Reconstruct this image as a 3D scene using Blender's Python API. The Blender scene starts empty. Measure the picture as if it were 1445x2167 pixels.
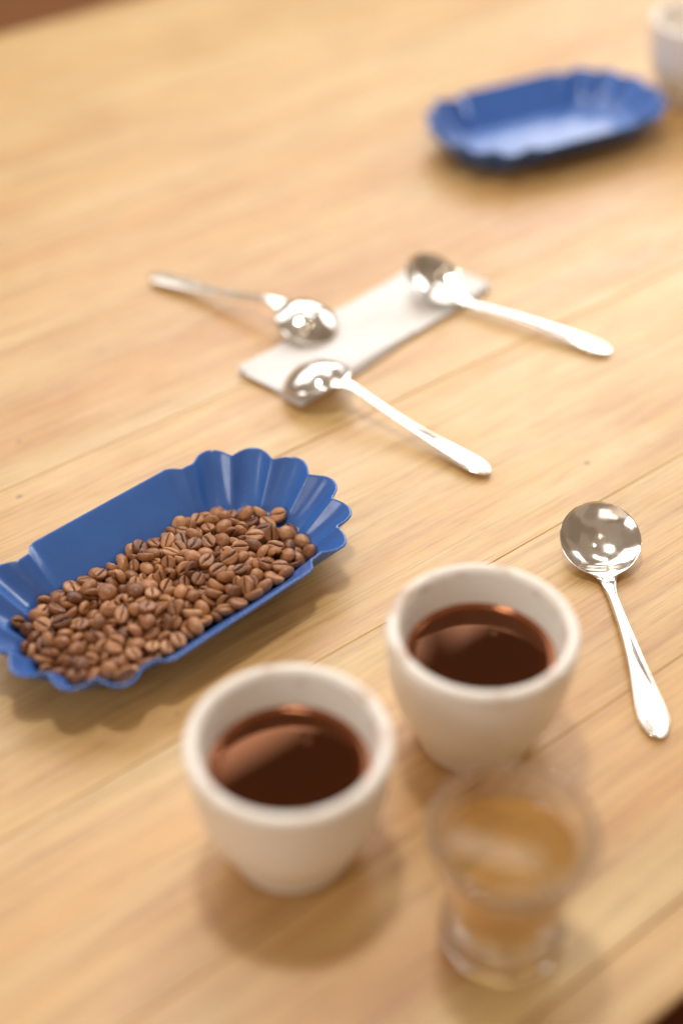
import bpy, bmesh, math, random
from math import sin, cos, pi, radians, sqrt, exp, tan, atan2
from mathutils import Vector, Matrix, Quaternion

S = bpy.context.scene
COL = S.collection

# ------------------------------------------------------------------ camera
CAM_H, PITCH = 0.515, 40.0
cam_data = bpy.data.cameras.new('camera')
cam = bpy.data.objects.new('camera', cam_data)
COL.objects.link(cam)
cam.location = (0, 0, CAM_H)
cam.rotation_euler = (radians(90 - PITCH), 0, 0)
cam_data.sensor_fit = 'VERTICAL'
cam_data.sensor_height = 36
cam_data.sensor_width = 24
cam_data.lens = 50
cam_data.clip_start = 0.02
cam_data.clip_end = 50
cam_data.dof.use_dof = True
cam_data.dof.focus_distance = 0.762
cam_data.dof.aperture_fstop = 1.75
S.camera = cam

# ------------------------------------------------------------------ world and lamps (indoors by a big window)
GA = radians(90 - 51.6)                     # direction of the table's grain from +X
gu = Vector((cos(GA), sin(GA), 0)); gv = Vector((-sin(GA), cos(GA), 0))
W = bpy.data.worlds.new('World'); S.world = W; W.use_nodes = True
bg = W.node_tree.nodes['Background']
bg.inputs[0].default_value = (1.0, 0.87, 0.74, 1)
bg.inputs[1].default_value = 0.28
# the dim room all round: soft-edged blocks of lighter and darker furniture and walls
wt = W.node_tree
wtc = wt.nodes.new('ShaderNodeTexCoord')
wv = wt.nodes.new('ShaderNodeTexVoronoi'); wv.inputs['Scale'].default_value = 1.7; wv.distance = 'CHEBYCHEV'
wn = wt.nodes.new('ShaderNodeTexNoise'); wn.inputs['Scale'].default_value = 2.0; wn.inputs['Detail'].default_value = 3
wm = wt.nodes.new('ShaderNodeMix'); wm.data_type = 'RGBA'; wm.inputs[0].default_value = 0.25
wr = wt.nodes.new('ShaderNodeValToRGB')
wt.links.new(wtc.outputs['Generated'], wv.inputs['Vector']); wt.links.new(wtc.outputs['Generated'], wn.inputs['Vector'])
wsep = wt.nodes.new('ShaderNodeSeparateColor'); wt.links.new(wv.outputs['Color'], wsep.inputs[0])
wt.links.new(wsep.outputs[0], wm.inputs[6]); wt.links.new(wn.outputs[0], wm.inputs[7])
wt.links.new(wm.outputs[2], wr.inputs[0])
we = wr.color_ramp.elements
we[0].position = 0.22; we[0].color = (0.84, 0.59, 0.39, 1)
we[1].position = 0.78; we[1].color = (1.36, 1.04, 0.77, 1)
wt.links.new(wr.outputs[0], bg.inputs[0])

def area(name, loc, target, sx, sy, power, color):
    l = bpy.data.lights.new(name, 'AREA'); l.shape = 'RECTANGLE'; l.size = sx; l.size_y = sy
    l.energy = power; l.color = color
    o = bpy.data.objects.new(name, l); COL.objects.link(o); o.location = loc
    d = Vector(target) - Vector(loc)
    o.rotation_euler = d.to_track_quat('-Z', 'Y').to_euler()
    return o
# window panes in the wall beyond the far side of the table, parallel to the grain
for (u0, u1, z0, z1, k) in ((-0.25, 0.75, 0.80, 2.37, 12), (0.85, 1.85, 0.80, 2.37, 21), (1.95, 3.35, 0.80, 2.37, 36)):
    c = gu * ((u0 + u1) / 2) + gv * 2.0 + Vector((0, 0, (z0 + z1) / 2))
    area('window_pane_lamp', c, c - gv, u1 - u0, z1 - z0, k, (1.0, 0.975, 0.945))
# smaller windows in the two end walls
c = gu * 3.3 + gv * 0.75 + Vector((0, 0, 1.15)); area('end_window_lamp', c, c - gu + Vector((0, 0, -0.2)), 1.3, 1.1, 20, (1.0, 0.97, 0.95))
c = gu * -2.4 + gv * 0.95 + Vector((0, 0, 1.15)); area('end_window_lamp', c, c + gu + Vector((0, 0, -0.2)), 1.1, 1.1, 14, (1.0, 0.97, 0.95))
# unseen soft lamp added behind the camera to brighten the cup fronts
area('rear_fill_lamp', (-0.4, -2.1, 1.15), (0.0, 0.5, 0.0), 2.0, 0.9, 9, (1.0, 0.91, 0.80))
# the pendant lamp over the table
def bulb(name, loc, r, power, color=(1.0, 0.84, 0.62)):
    l = bpy.data.lights.new(name, 'POINT'); l.shadow_soft_size = r; l.energy = power; l.color = color
    o = bpy.data.objects.new(name, l); COL.objects.link(o); o.location = loc
    return o
bulb('pendant_lamp', (-0.10, 0.76, 1.50), 0.085, 28, (1.0, 0.96, 0.90))
bulb('ceiling_bulb', (0.35, -0.15, 1.75), 0.03, 2.0)
c = Vector((0.60, 1.80, 2.05)); area('ceiling_strip_lamp', c, c - Vector((0.1, 0.25, 1)), 0.9, 0.28, 5, (1.0, 0.95, 0.88))
bulb('ceiling_bulb', (0.75, 0.55, 1.75), 0.03, 2.0)

S.view_settings.view_transform = 'Standard'
S.view_settings.look = 'None'
S.view_settings.exposure = 0.13
S.view_settings.gamma = 1.0
S.view_settings.use_curve_mapping = False
S.cycles.max_bounces = 18
S.cycles.transmission_bounces = 18
S.cycles.use_denoising = True

# ------------------------------------------------------------------ helpers
def link(name, me, mat=None, parent=None):
    o = bpy.data.objects.new(name, me); COL.objects.link(o)
    if mat and me is not None and not me.materials: me.materials.append(mat)
    if parent: o.parent = parent
    return o
def tag(o, label, cat, group=None):
    o['label'] = label; o['category'] = cat
    if group: o['group'] = group
    return o
def empty(name, loc=(0, 0, 0), rz=0.0):
    o = bpy.data.objects.new(name, None); COL.objects.link(o)
    o.empty_display_size = 0.02; o.location = loc; o.rotation_euler = (0, 0, rz)
    return o
def mesh(name, verts, faces, smooth=True):
    me = bpy.data.meshes.new(name); me.from_pydata(verts, [], faces); me.update()
    if smooth:
        me.polygons.foreach_set('use_smooth', [True] * len(me.polygons))
    return me
def copy_tree(o, parent=None):
    c = o.copy(); COL.objects.link(c); c.parent = parent
    for ch in list(o.children): copy_tree(ch, c)
    return c
def lathe(profile, seg, rfun=None):
    """profile [(r,z)...] closed when both ends have r == 0"""
    V, F = [], []
    rings = []
    for (r, z) in profile:
        if r < 1e-7:
            V.append((0, 0, z)); rings.append([len(V) - 1])
        else:
            ring = []
            for i in range(seg):
                a = 2 * pi * i / seg
                rr = r if rfun is None else rfun(r, z, a)
                V.append((rr * cos(a), rr * sin(a), z)); ring.append(len(V) - 1)
            rings.append(ring)
    for A, B in zip(rings, rings[1:]):
        for i in range(seg):
            j = (i + 1) % seg
            if len(A) == 1 and len(B) == 1: continue
            if len(A) == 1: F.append((A[0], B[j], B[i]))
            elif len(B) == 1: F.append((A[i], A[j], B[0]))
            else: F.append((A[i], A[j], B[j], B[i]))
    return V, F
def spline(pts, n):
    """Catmull-Rom through 2D points"""
    out = []
    P = [pts[0]] + list(pts) + [pts[-1]]
    for k in range(1, len(P) - 2):
        p0, p1, p2, p3 = P[k - 1], P[k], P[k + 1], P[k + 2]
        for i in range(n):
            t = i / n
            out.append(tuple(0.5 * (2 * b + (c - a) * t + (2 * a - 5 * b + 4 * c - d) * t * t + (3 * b - a - 3 * c + d) * t ** 3)
                             for a, b, c, d in zip(p0, p1, p2, p3)))
    out.append(tuple(pts[-1]))
    return out

# ------------------------------------------------------------------ materials
class NT:
    def __init__(self, name):
        self.m = bpy.data.materials.new(name); self.m.use_nodes = True
        self.t = self.m.node_tree; self.b = self.t.nodes['Principled BSDF']
    def n(self, kind, **kw):
        nd = self.t.nodes.new(kind)
        for k, v in kw.items():
            if hasattr(nd, k): setattr(nd, k, v)
            else: nd.inputs[k.replace('_', ' ')].default_value = v
        return nd
    def l(self, a, b): self.t.links.new(a, b)
    def mapping(self, scale, src='Object', loc=None):
        tc = self.n('ShaderNodeTexCoord'); mp = self.n('ShaderNodeMapping')
        mp.inputs['Scale'].default_value = scale
        self.l(tc.outputs[src], mp.inputs['Vector'])
        if loc is not None: self.l(loc, mp.inputs['Location'])
        return mp.outputs[0]
    def noise(self, vec, scale, detail=4, rough=0.55, dist=0.0):
        nd = self.n('ShaderNodeTexNoise'); nd.inputs['Scale'].default_value = scale
        nd.inputs['Detail'].default_value = detail; nd.inputs['Roughness'].default_value = rough
        nd.inputs['Distortion'].default_value = dist
        self.l(vec, nd.inputs['Vector']); return nd.outputs[0]
    def ramp(self, fac, stops):
        r = self.n('ShaderNodeValToRGB'); e = r.color_ramp.elements
        while len(e) < len(stops): e.new(0.5)
        for el, (p, c) in zip(e, stops):
            el.position = p; el.color = c if len(c) == 4 else (*c, 1)
        self.l(fac, r.inputs[0]); return r.outputs[0]
    def mix(self, fac, a, b, mode='MIX'):
        m = self.n('ShaderNodeMix', data_type='RGBA', blend_type=mode)
        for sock, v in ((m.inputs[0], fac), (m.inputs[6], a), (m.inputs[7], b)):
            if hasattr(v, 'is_linked'): self.l(v, sock)
            else: sock.default_value = v if not isinstance(v, tuple) else (*v, 1)[:4]
        return m.outputs[2]
    def math(self, op, a, b=0.5):
        m = self.n('ShaderNodeMath', operation=op)
        for sock, v in ((m.inputs[0], a), (m.inputs[1], b)):
            if hasattr(v, 'is_linked'): self.l(v, sock)
            else: sock.default_value = v
        return m.outputs[0]
    def bump(self, h, strength, dist):
        b = self.n('ShaderNodeBump'); b.inputs['Strength'].default_value = strength
        b.inputs['Distance'].default_value = dist
        self.l(h, b.inputs['Height']); self.l(b.outputs[0], self.b.inputs['Normal'])
    def set(self, **kw):
        for k, v in kw.items():
            s = self.b.inputs[k.replace('_', ' ')]
            if hasattr(v, 'is_linked'): self.l(v, s)
            elif isinstance(v, tuple): s.default_value = (*v, 1)[:4] if len(s.default_value) == 4 else v
            else: s.default_value = v
        return self.m

def mat_wood():
    m = NT('pine_wood')
    oi = m.n('ShaderNodeObjectInfo')
    off = m.n('ShaderNodeCombineXYZ')
    m.l(m.math('MULTIPLY', oi.outputs['Random'], 37.0), off.inputs[0])
    m.l(m.math('MULTIPLY', oi.outputs['Random'], 91.0), off.inputs[1])
    m.l(m.math('MULTIPLY', oi.outputs['Random'], 13.0), off.inputs[2])
    o = off.outputs[0]
    broad = m.noise(m.mapping((1.1, 13, 1), loc=o), 1.0, 3, 0.5, 0.6)       # wide colour bands
    rings = m.noise(m.mapping((2.0, 52, 3), loc=o), 1.0, 5, 0.6, 0.9)       # growth rings
    fine = m.noise(m.mapping((14, 620, 8), loc=o), 1.0, 4, 0.65, 0.2)       # fibres
    blot = m.noise(m.mapping((9, 16, 8), loc=o), 1.0, 4, 0.6)               # blotches
    base = m.ramp(broad, [(0.28, (0.62, 0.335, 0.102)), (0.46, (0.66, 0.428, 0.170)), (0.62, (0.69, 0.496, 0.232)), (0.8, (0.665, 0.438, 0.180))])
    ringm = m.ramp(rings, [(0.36, (1, 1, 1)), (0.42, (0.35, 0.35, 0.35)), (0.5, (0, 0, 0)), (0.62, (0.0, 0.0, 0.0)), (0.7, (0.35, 0.35, 0.35))])
    c = m.mix(m.math('MULTIPLY', ringm, 0.32), base, (0.45, 0.20, 0.07))
    finem = m.ramp(fine, [(0.34, (0.62, 0.53, 0.44)), (0.47, (0.93, 0.91, 0.88)), (0.58, (1, 1, 1))])
    c = m.mix(0.58, c, finem, 'MULTIPLY')
    pores = m.noise(m.mapping((45, 1500, 20), loc=o), 1.0, 2, 0.5)
    c = m.mix(0.6, c, m.ramp(pores, [(0.30, (0.60, 0.50, 0.40)), (0.40, (1, 1, 1))]), 'MULTIPLY')
    blm = m.ramp(blot, [(0.32, (0.84, 0.76, 0.66)), (0.55, (1, 1, 1)), (0.8, (1.05, 1.04, 1.02))])
    c = m.mix(0.7, c, blm, 'MULTIPLY')
    med = m.noise(m.mapping((5, 130, 6), loc=o), 1.0, 3, 0.6, 0.5)
    c = m.mix(0.36, c, m.ramp(med, [(0.36, (0.72, 0.58, 0.44)), (0.48, (1, 1, 1))]), 'MULTIPLY')
    tint = m.ramp(oi.outputs['Random'], [(0.0, (0.93, 0.88, 0.82)), (0.5, (1, 1, 1)), (1.0, (1.04, 1.03, 1.0))])
    c = m.mix(1.0, c, tint, 'MULTIPLY')
    # thin dark resin streaks along the grain
    st = m.noise(m.mapping((3.2, 210, 3), loc=o), 1.0, 2, 0.5, 0.4)
    stm = m.ramp(st, [(0.70, (0, 0, 0)), (0.78, (1, 1, 1))])
    c = m.mix(m.math('MULTIPLY', stm, 0.65), c, (0.20, 0.08, 0.03))
    # small dents and coffee specks
    vo = m.n('ShaderNodeTexVoronoi'); vo.inputs['Scale'].default_value = 1.0
    m.l(m.mapping((24, 34, 1), loc=o), vo.inputs['Vector'])
    spk = m.ramp(vo.outputs['Distance'], [(0.0, (1, 1, 1)), (0.045, (0.8, 0.8, 0.8)), (0.075, (0, 0, 0))])
    pick = m.ramp(m.n('ShaderNodeSeparateColor').outputs[0], [(0, (0, 0, 0)), (1, (1, 1, 1))])
    sep = [x for x in m.t.nodes if x.bl_idname == 'ShaderNodeSeparateColor'][0]
    m.l(vo.outputs['Color'], sep.inputs[0])
    pk = m.math('GREATER_THAN', sep.outputs[0], 0.62)
    c = m.mix(m.math('MULTIPLY', m.math('MULTIPLY', spk, pk), 0.75), c, (0.17, 0.075, 0.035))
    # pale scratches in many directions
    sc = m.n('ShaderNodeTexWave', wave_type='BANDS'); sc.inputs['Scale'].default_value = 3.0
    m.l(m.mapping((9, 5, 1), loc=o), sc.inputs['Vector']); sc.inputs['Distortion'].default_value = 3.0
    h = m.mix(0.5, fine, rings)
    h = m.mix(m.math('MULTIPLY', spk, pk), h, (0, 0, 0))
    m.bump(h, 0.30, 0.0007)
    rg = m.ramp(m.noise(m.mapping((18, 60, 8), loc=o), 1.0, 5, 0.7), [(0.3, (0.34, 0.34, 0.34)), (0.75, (0.50, 0.50, 0.50))])
    return m.set(Base_Color=c, Roughness=rg, Specular_IOR_Level=0.9)

def mat_edge():  # dark brown streaked along the grain, much darker than the planks
    m = NT('dark_brown_edge')
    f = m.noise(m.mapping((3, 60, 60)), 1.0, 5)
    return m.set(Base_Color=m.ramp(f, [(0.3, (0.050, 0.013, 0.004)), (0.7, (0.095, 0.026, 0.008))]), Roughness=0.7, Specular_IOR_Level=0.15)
def mat_floor():
    m = NT('brown_floor')
    f = m.noise(m.mapping((1.5, 18, 1)), 1.0, 5)
    return m.set(Base_Color=m.ramp(f, [(0.3, (0.46, 0.19, 0.075)), (0.7, (0.56, 0.25, 0.10))]), Roughness=0.5)
def mat_ceramic():
    m = NT('cream_glazed_ceramic')
    v = m.mapping((1, 1, 1))
    sp = m.noise(v, 900, 2)
    c = m.ramp(sp, [(0.3, (0.84, 0.79, 0.72)), (0.6, (0.88, 0.835, 0.77))])
    # coffee stains on the lip
    oi = m.n('ShaderNodeObjectInfo')
    off = m.n('ShaderNodeCombineXYZ'); m.l(m.math('MULTIPLY', oi.outputs['Random'], 9.0), off.inputs[0])
    st = m.noise(m.mapping((1, 1, 1), loc=off.outputs[0]), 55, 3, 0.6)
    tc = m.n('ShaderNodeTexCoord'); sep = m.n('ShaderNodeSeparateXYZ'); m.l(tc.outputs['Object'], sep.inputs[0])
    lip = m.ramp(m.math('MULTIPLY', sep.outputs[2], 10.0), [(0.60, (0, 0, 0)), (0.68, (1, 1, 1))])
    stm = m.ramp(st, [(0.53, (0, 0, 0)), (0.66, (1, 1, 1))])
    c = m.mix(m.math('MULTIPLY', m.math('MULTIPLY', stm, lip), 0.55), c, (0.42, 0.20, 0.075))
    m.bump(m.noise(v, 140, 3), 0.04, 0.0006)
    return m.set(Base_Color=c, Roughness=0.30, Specular_IOR_Level=0.5)
def mat_coffee():
    m = NT('black_coffee')
    tc = m.n('ShaderNodeTexCoord'); ln = m.n('ShaderNodeVectorMath', operation='LENGTH'); m.l(tc.outputs['Object'], ln.inputs[0])
    d = m.math('MULTIPLY', ln.outputs['Value'], 1 / 0.0335)
    c = m.ramp(d, [(0.0, (0.016, 0.0036, 0.0012)), (0.80, (0.020, 0.0042, 0.0013)), (0.93, (0.055, 0.012, 0.003)), (1.0, (0.24, 0.075, 0.025))])
    return m.set(Base_Color=c, Roughness=0.015, IOR=1.58, Specular_IOR_Level=1.0, Specular_Tint=(1.0, 0.37, 0.15, 1))  # specular tint paints the window's reflection orange; IOR raised to brighten it
def mat_plastic():
    m = NT('blue_moulded_plastic')
    v = m.mapping((1, 1, 1))
    dust = m.noise(v, 1400, 2, 0.5)
    dm = m.ramp(dust, [(0.70, (0, 0, 0)), (0.80, (1, 1, 1))])
    big = m.noise(v, 40, 4, 0.6)
    c = m.ramp(big, [(0.3, (0.040, 0.138, 0.455)), (0.7, (0.048, 0.162, 0.52))])
    c = m.mix(m.math('MULTIPLY', dm, 0.35), c, (0.35, 0.42, 0.55))
    rg = m.ramp(m.noise(v, 90, 4, 0.65), [(0.3, (0.16, 0.16, 0.16)), (0.7, (0.28, 0.28, 0.28))])
    m.bump(m.noise(v, 220, 3), 0.03, 0.0006)
    return m.set(Base_Color=c, Roughness=rg, IOR=1.49, Specular_IOR_Level=0.85)
def mat_steel():
    m = NT('polished_steel')
    v = m.mapping((1, 1, 1))
    rg = m.ramp(m.noise(v, 160, 5, 0.7), [(0.35, (0.10, 0.10, 0.10)), (0.75, (0.24, 0.24, 0.24))])
    m.bump(m.noise(m.mapping((60, 900, 60)), 1.0, 3), 0.02, 0.0003)
    return m.set(Base_Color=(0.86, 0.84, 0.80), Metallic=1.0, Roughness=rg)
def mat_bean():
    m = NT('roasted_coffee_bean')
    oi = m.n('ShaderNodeObjectInfo')
    off = m.n('ShaderNodeCombineXYZ'); m.l(m.math('MULTIPLY', oi.outputs['Random'], 50.0), off.inputs[0])
    v = m.mapping((1, 1, 1), loc=off.outputs[0])
    base = m.ramp(oi.outputs['Random'], [(0.0, (0.15, 0.052, 0.019)), (0.15, (0.27, 0.106, 0.038)), (0.55, (0.39, 0.172, 0.070)), (0.9, (0.52, 0.25, 0.11)), (1.0, (0.58, 0.32, 0.16))])
    blot = m.ramp(m.noise(v, 330, 4, 0.65), [(0.3, (0.66, 0.62, 0.58)), (0.6, (1, 1, 1)), (0.85, (1.14, 1.12, 1.1))])
    c = m.mix(0.85, base, blot, 'MULTIPLY')
    at = m.n('ShaderNodeAttribute', attribute_name='cut')
    c = m.mix(m.math('MULTIPLY', at.outputs['Fac'], 0.75), c, (0.045, 0.016, 0.007))
    sk = m.math('MULTIPLY', m.math('GREATER_THAN', m.noise(v, 420, 3), 0.60), at.outputs['Fac'])
    c = m.mix(m.math('MULTIPLY', sk, 0.75), c, (0.52, 0.34, 0.20))
    m.bump(m.noise(m.mapping((1, 2.2, 1), loc=off.outputs[0]), 620, 4, 0.6), 0.28, 0.0006)
    rg = m.ramp(m.noise(v, 260, 3), [(0.3, (0.25, 0.25, 0.25)), (0.7, (0.40, 0.40, 0.40))])
    return m.set(Base_Color=c, Roughness=rg, Specular_IOR_Level=0.45)
def mat_cloth():
    m = NT('white_embossed_napkin')
    v = m.mapping((1, 1, 1))
    vo = m.n('ShaderNodeTexVoronoi'); vo.inputs['Scale'].default_value = 150; m.l(v, vo.inputs['Vector'])
    fib = m.noise(v, 900, 4, 0.6)
    h = m.mix(0.35, vo.outputs['Distance'], fib)
    c = m.ramp(m.noise(v, 60, 4), [(0.3, (0.80, 0.79, 0.785)), (0.7, (0.87, 0.86, 0.85))])
    st = m.ramp(m.noise(v, 38, 3, 0.5), [(0.62, (0, 0, 0)), (0.75, (1, 1, 1))])
    c = m.mix(m.math('MULTIPLY', st, 0.30), c, (0.60, 0.42, 0.28))
    m.bump(h, 0.55, 0.0009)
    return m.set(Base_Color=c, Roughness=0.9, Specular_IOR_Level=0.2)
def mat_glass():
    m = NT('clear_glass')
    m.bump(m.noise(m.mapping((1, 1, 1)), 90, 2), 0.03, 0.0006)
    return m.set(Base_Color=(0.97, 0.95, 0.93), Roughness=0.0, IOR=1.5, Transmission_Weight=0.98, Alpha=0.84)
def mat_tea():
    m = NT('amber_drink')
    m.bump(m.noise(m.mapping((1, 1, 1)), 50, 1), 0.02, 0.0005)
    return m.set(Base_Color=(0.90, 0.62, 0.24), Roughness=0.02, IOR=1.34, Transmission_Weight=0.84, Alpha=0.88)
def mat_glint_dome():  # for the small clear domes added as glints on the coffee
    m = NT('coffee_glint_dome')
    return m.set(Base_Color=(0.75, 0.45, 0.25), Roughness=0.03, IOR=1.15, Transmission_Weight=0.9, Coat_Weight=0.3, Coat_Roughness=0.03)
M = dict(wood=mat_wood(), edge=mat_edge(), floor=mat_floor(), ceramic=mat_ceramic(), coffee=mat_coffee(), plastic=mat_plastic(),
         steel=mat_steel(), bean=mat_bean(), cloth=mat_cloth(), glass=mat_glass(), tea=mat_tea(), glint_dome=mat_glint_dome())

# ------------------------------------------------------------------ setting: floor and table
def box_mesh(name, x0, x1, y0, y1, z0, z1, bev=0.0, seg=2):
    bm = bmesh.new()
    bmesh.ops.create_cube(bm, size=1)
    for v in bm.verts:
        v.co = Vector(((x0 + x1) / 2 + v.co.x * (x1 - x0), (y0 + y1) / 2 + v.co.y * (y1 - y0), (z0 + z1) / 2 + v.co.z * (z1 - z0)))
    if bev: bmesh.ops.bevel(bm, geom=list(bm.edges), offset=bev, segments=seg, affect='EDGES', profile=0.5)
    me = bpy.data.meshes.new(name); bm.to_mesh(me); bm.free()
    return me
fl = link('floor', box_mesh('floor', -6, 8, -4, 8, -0.80, -0.75), M['floor'])
fl.rotation_euler = (0, 0, GA); fl['kind'] = 'structure'

table = empty('table', (0, 0, 0), GA)
tag(table, 'pale pine table of long planks under the cups and trays', 'table')
V_NEAR, V_FAR = 0.160, 1.2245
seams = [V_NEAR + 0.0305, 0.287, 0.3975, 0.5445, 0.6165, 0.7450, 0.868, 0.985, 1.105, V_FAR]
for i, (a, b) in enumerate(zip(seams, seams[1:])):
    g = 0.00015
    o = link('plank', box_mesh('plank', -1.4, 3.4, a + g, b - g, -0.034, -0.0001 * (i % 3), 0.0005), M['wood'], table)
o = link('plank', box_mesh('plank', -1.4, 3.4, V_NEAR, seams[0] - 0.00022, -0.004, 0.0, 0.0016, 3), M['wood'], table)
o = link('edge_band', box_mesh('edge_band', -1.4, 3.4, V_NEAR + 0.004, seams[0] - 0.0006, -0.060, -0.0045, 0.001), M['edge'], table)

# ------------------------------------------------------------------ fluted sample trays
TH = 0.026           # rim height
def tray_grid():
    """closed perimeter x profile grid; returns rows[perimeter][profile] and the part of every perimeter step"""
    NL = 16
    def sm(x): x = max(0, min(1, x)); return x * x * (3 - 2 * x)
    per = []           # (rim xy, floor xy, lobe weight, outward dir, part)
    c_r, a_r, b_r = 0.0505, 0.0455, 0.0505
    c_f, a_f, b_f = 0.045, 0.032, 0.0325
    HW = 0.0575
    def end(sign):
        out = []
        n = 7 * NL
        for i in range(n):
            al = radians(-90) + pi * i / n
            ad = abs(math.degrees(al)); L = (sin(pi * (math.degrees(al) + 81) / 27.0) ** 2 + 0.014) ** 0.46 if ad < 81 else 0.14
            rim = (c_r + a_r * cos(al), b_r * sin(al))
            flo = (c_f + a_f * cos(al), b_f * sin(al))
            d = Vector((cos(al) / a_r, sin(al) / b_r)).normalized()
            out.append((rim, flo, L, d))
        return [((sign * r[0], sign * r[1]), (sign * f[0], sign * f[1]), L, Vector((sign * d.x, sign * d.y))) for r, f, L, d in out]
    def side(sign):
        out = []
        n = 30
        for i in range(n):
            x = c_r * (1 - 2 * i / n); xf = c_f * (1 - 2 * i / n)
            k = sm((c_r + 0.0010 - abs(x)) / 0.0065)
            y = b_r + (HW - b_r) * k
            out.append(((sign * x, sign * y), (sign * xf, sign * b_f), 0.14 * (1 - k), Vector((0, sign))))
        return out
    segs = [('fluted_end', end(1)), ('side_wall', side(1)), ('fluted_end', end(-1)), ('side_wall', side(-1))]
    rows, parts = [], []
    ts = [0.0, 0.05, 0.11, 0.19, 0.30, 0.44, 0.58, 0.72, 0.86, 0.97]
    T = 0.0013
    for pi_, (nm, seg) in enumerate(segs):
        for rim, flo, L, d in seg:
            rim, flo = Vector(rim), Vector(flo)
            def inner(t):
                amp = 0.0086 * L * (t ** 0.42)
                p = flo.lerp(rim, t) + d * amp
                z = 0.0016 + (TH - 0.0016) * (sqrt(t * t + 0.004) - 0.0632) / (sqrt(1.004) - 0.0632)
                return Vector((p.x, p.y, z))
            row = [inner(t) for t in ts]
            top = inner(1.0); dv = Vector((d.x, d.y, 0))
            row.append(top + Vector((0, 0, -0.0002)) + dv * 0.0001)
            row.append(top + dv * 0.0006 + Vector((0, 0, 0.0003)))
            row.append(top + dv * 0.0013 + Vector((0, 0, -0.0001)))
            row.append(top + dv * 0.0015 + Vector((0, 0, -0.0008)))
            for t in reversed(ts[1:-1]):
                q = inner(t); row.append(q + dv * T + Vector((0, 0, -0.0011)))
            q = inner(0.0); row.append(Vector((q.x, q.y, 0.0)) + dv * 0.0002)
            rows.append(row); parts.append(pi_)
    return rows, parts, [s[0] for s in segs]
ROWS, PARTS, PNAMES = tray_grid()
def tray_meshes():
    n, k = len(ROWS), len(ROWS[0])
    V = [v for r in ROWS for v in r]
    F = [(i * k + j, ((i + 1) % n) * k + j, ((i + 1) % n) * k + j + 1, i * k + j + 1) for i in range(n) for j in range(k - 1)]
    N = [Vector() for _ in V]
    for f in F:
        a, b, c, d = (V[i] for i in f)
        nn = (c - a).cross(d - b)
        for i in f: N[i] += nn
    # outward for the inner wall = towards the axis and up
    if N[4].z < 0: N = [-x for x in N]; F = [tuple(reversed(f)) for f in F]
    N = [x.normalized() for x in N]
    out = []
    for p, nm in enumerate(PNAMES):
        idx = {}
        vs, ns, fs = [], [], []
        for fi, f in enumerate(F):
            if PARTS[fi // (k - 1)] != p: continue
            g = []
            for i in f:
                if i not in idx:
                    idx[i] = len(vs); vs.append(V[i]); ns.append(N[i])
                g.append(idx[i])
            fs.append(g)
        me = mesh(nm, vs, fs)
        me.normals_split_custom_set_from_vertices(ns)
        out.append((nm, me))
    # flat base: inner and outer skin
    vs, fs = [], []
    ring_in = [r[0] for r in ROWS]; ring_out = [r[-1] for r in ROWS]
    vs += [(0, 0, 0.0016)] + [tuple(v) for v in ring_in]
    fs += [(0, 1 + i, 1 + (i + 1) % n) for i in range(n)]
    o0 = len(vs)
    vs += [(0, 0, 0.0)] + [tuple(v) for v in ring_out]
    fs += [(o0, o0 + 1 + (i + 1) % n, o0 + 1 + i) for i in range(n)]
    out.append(('base', mesh('base', vs, fs, False)))
    return out

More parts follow.
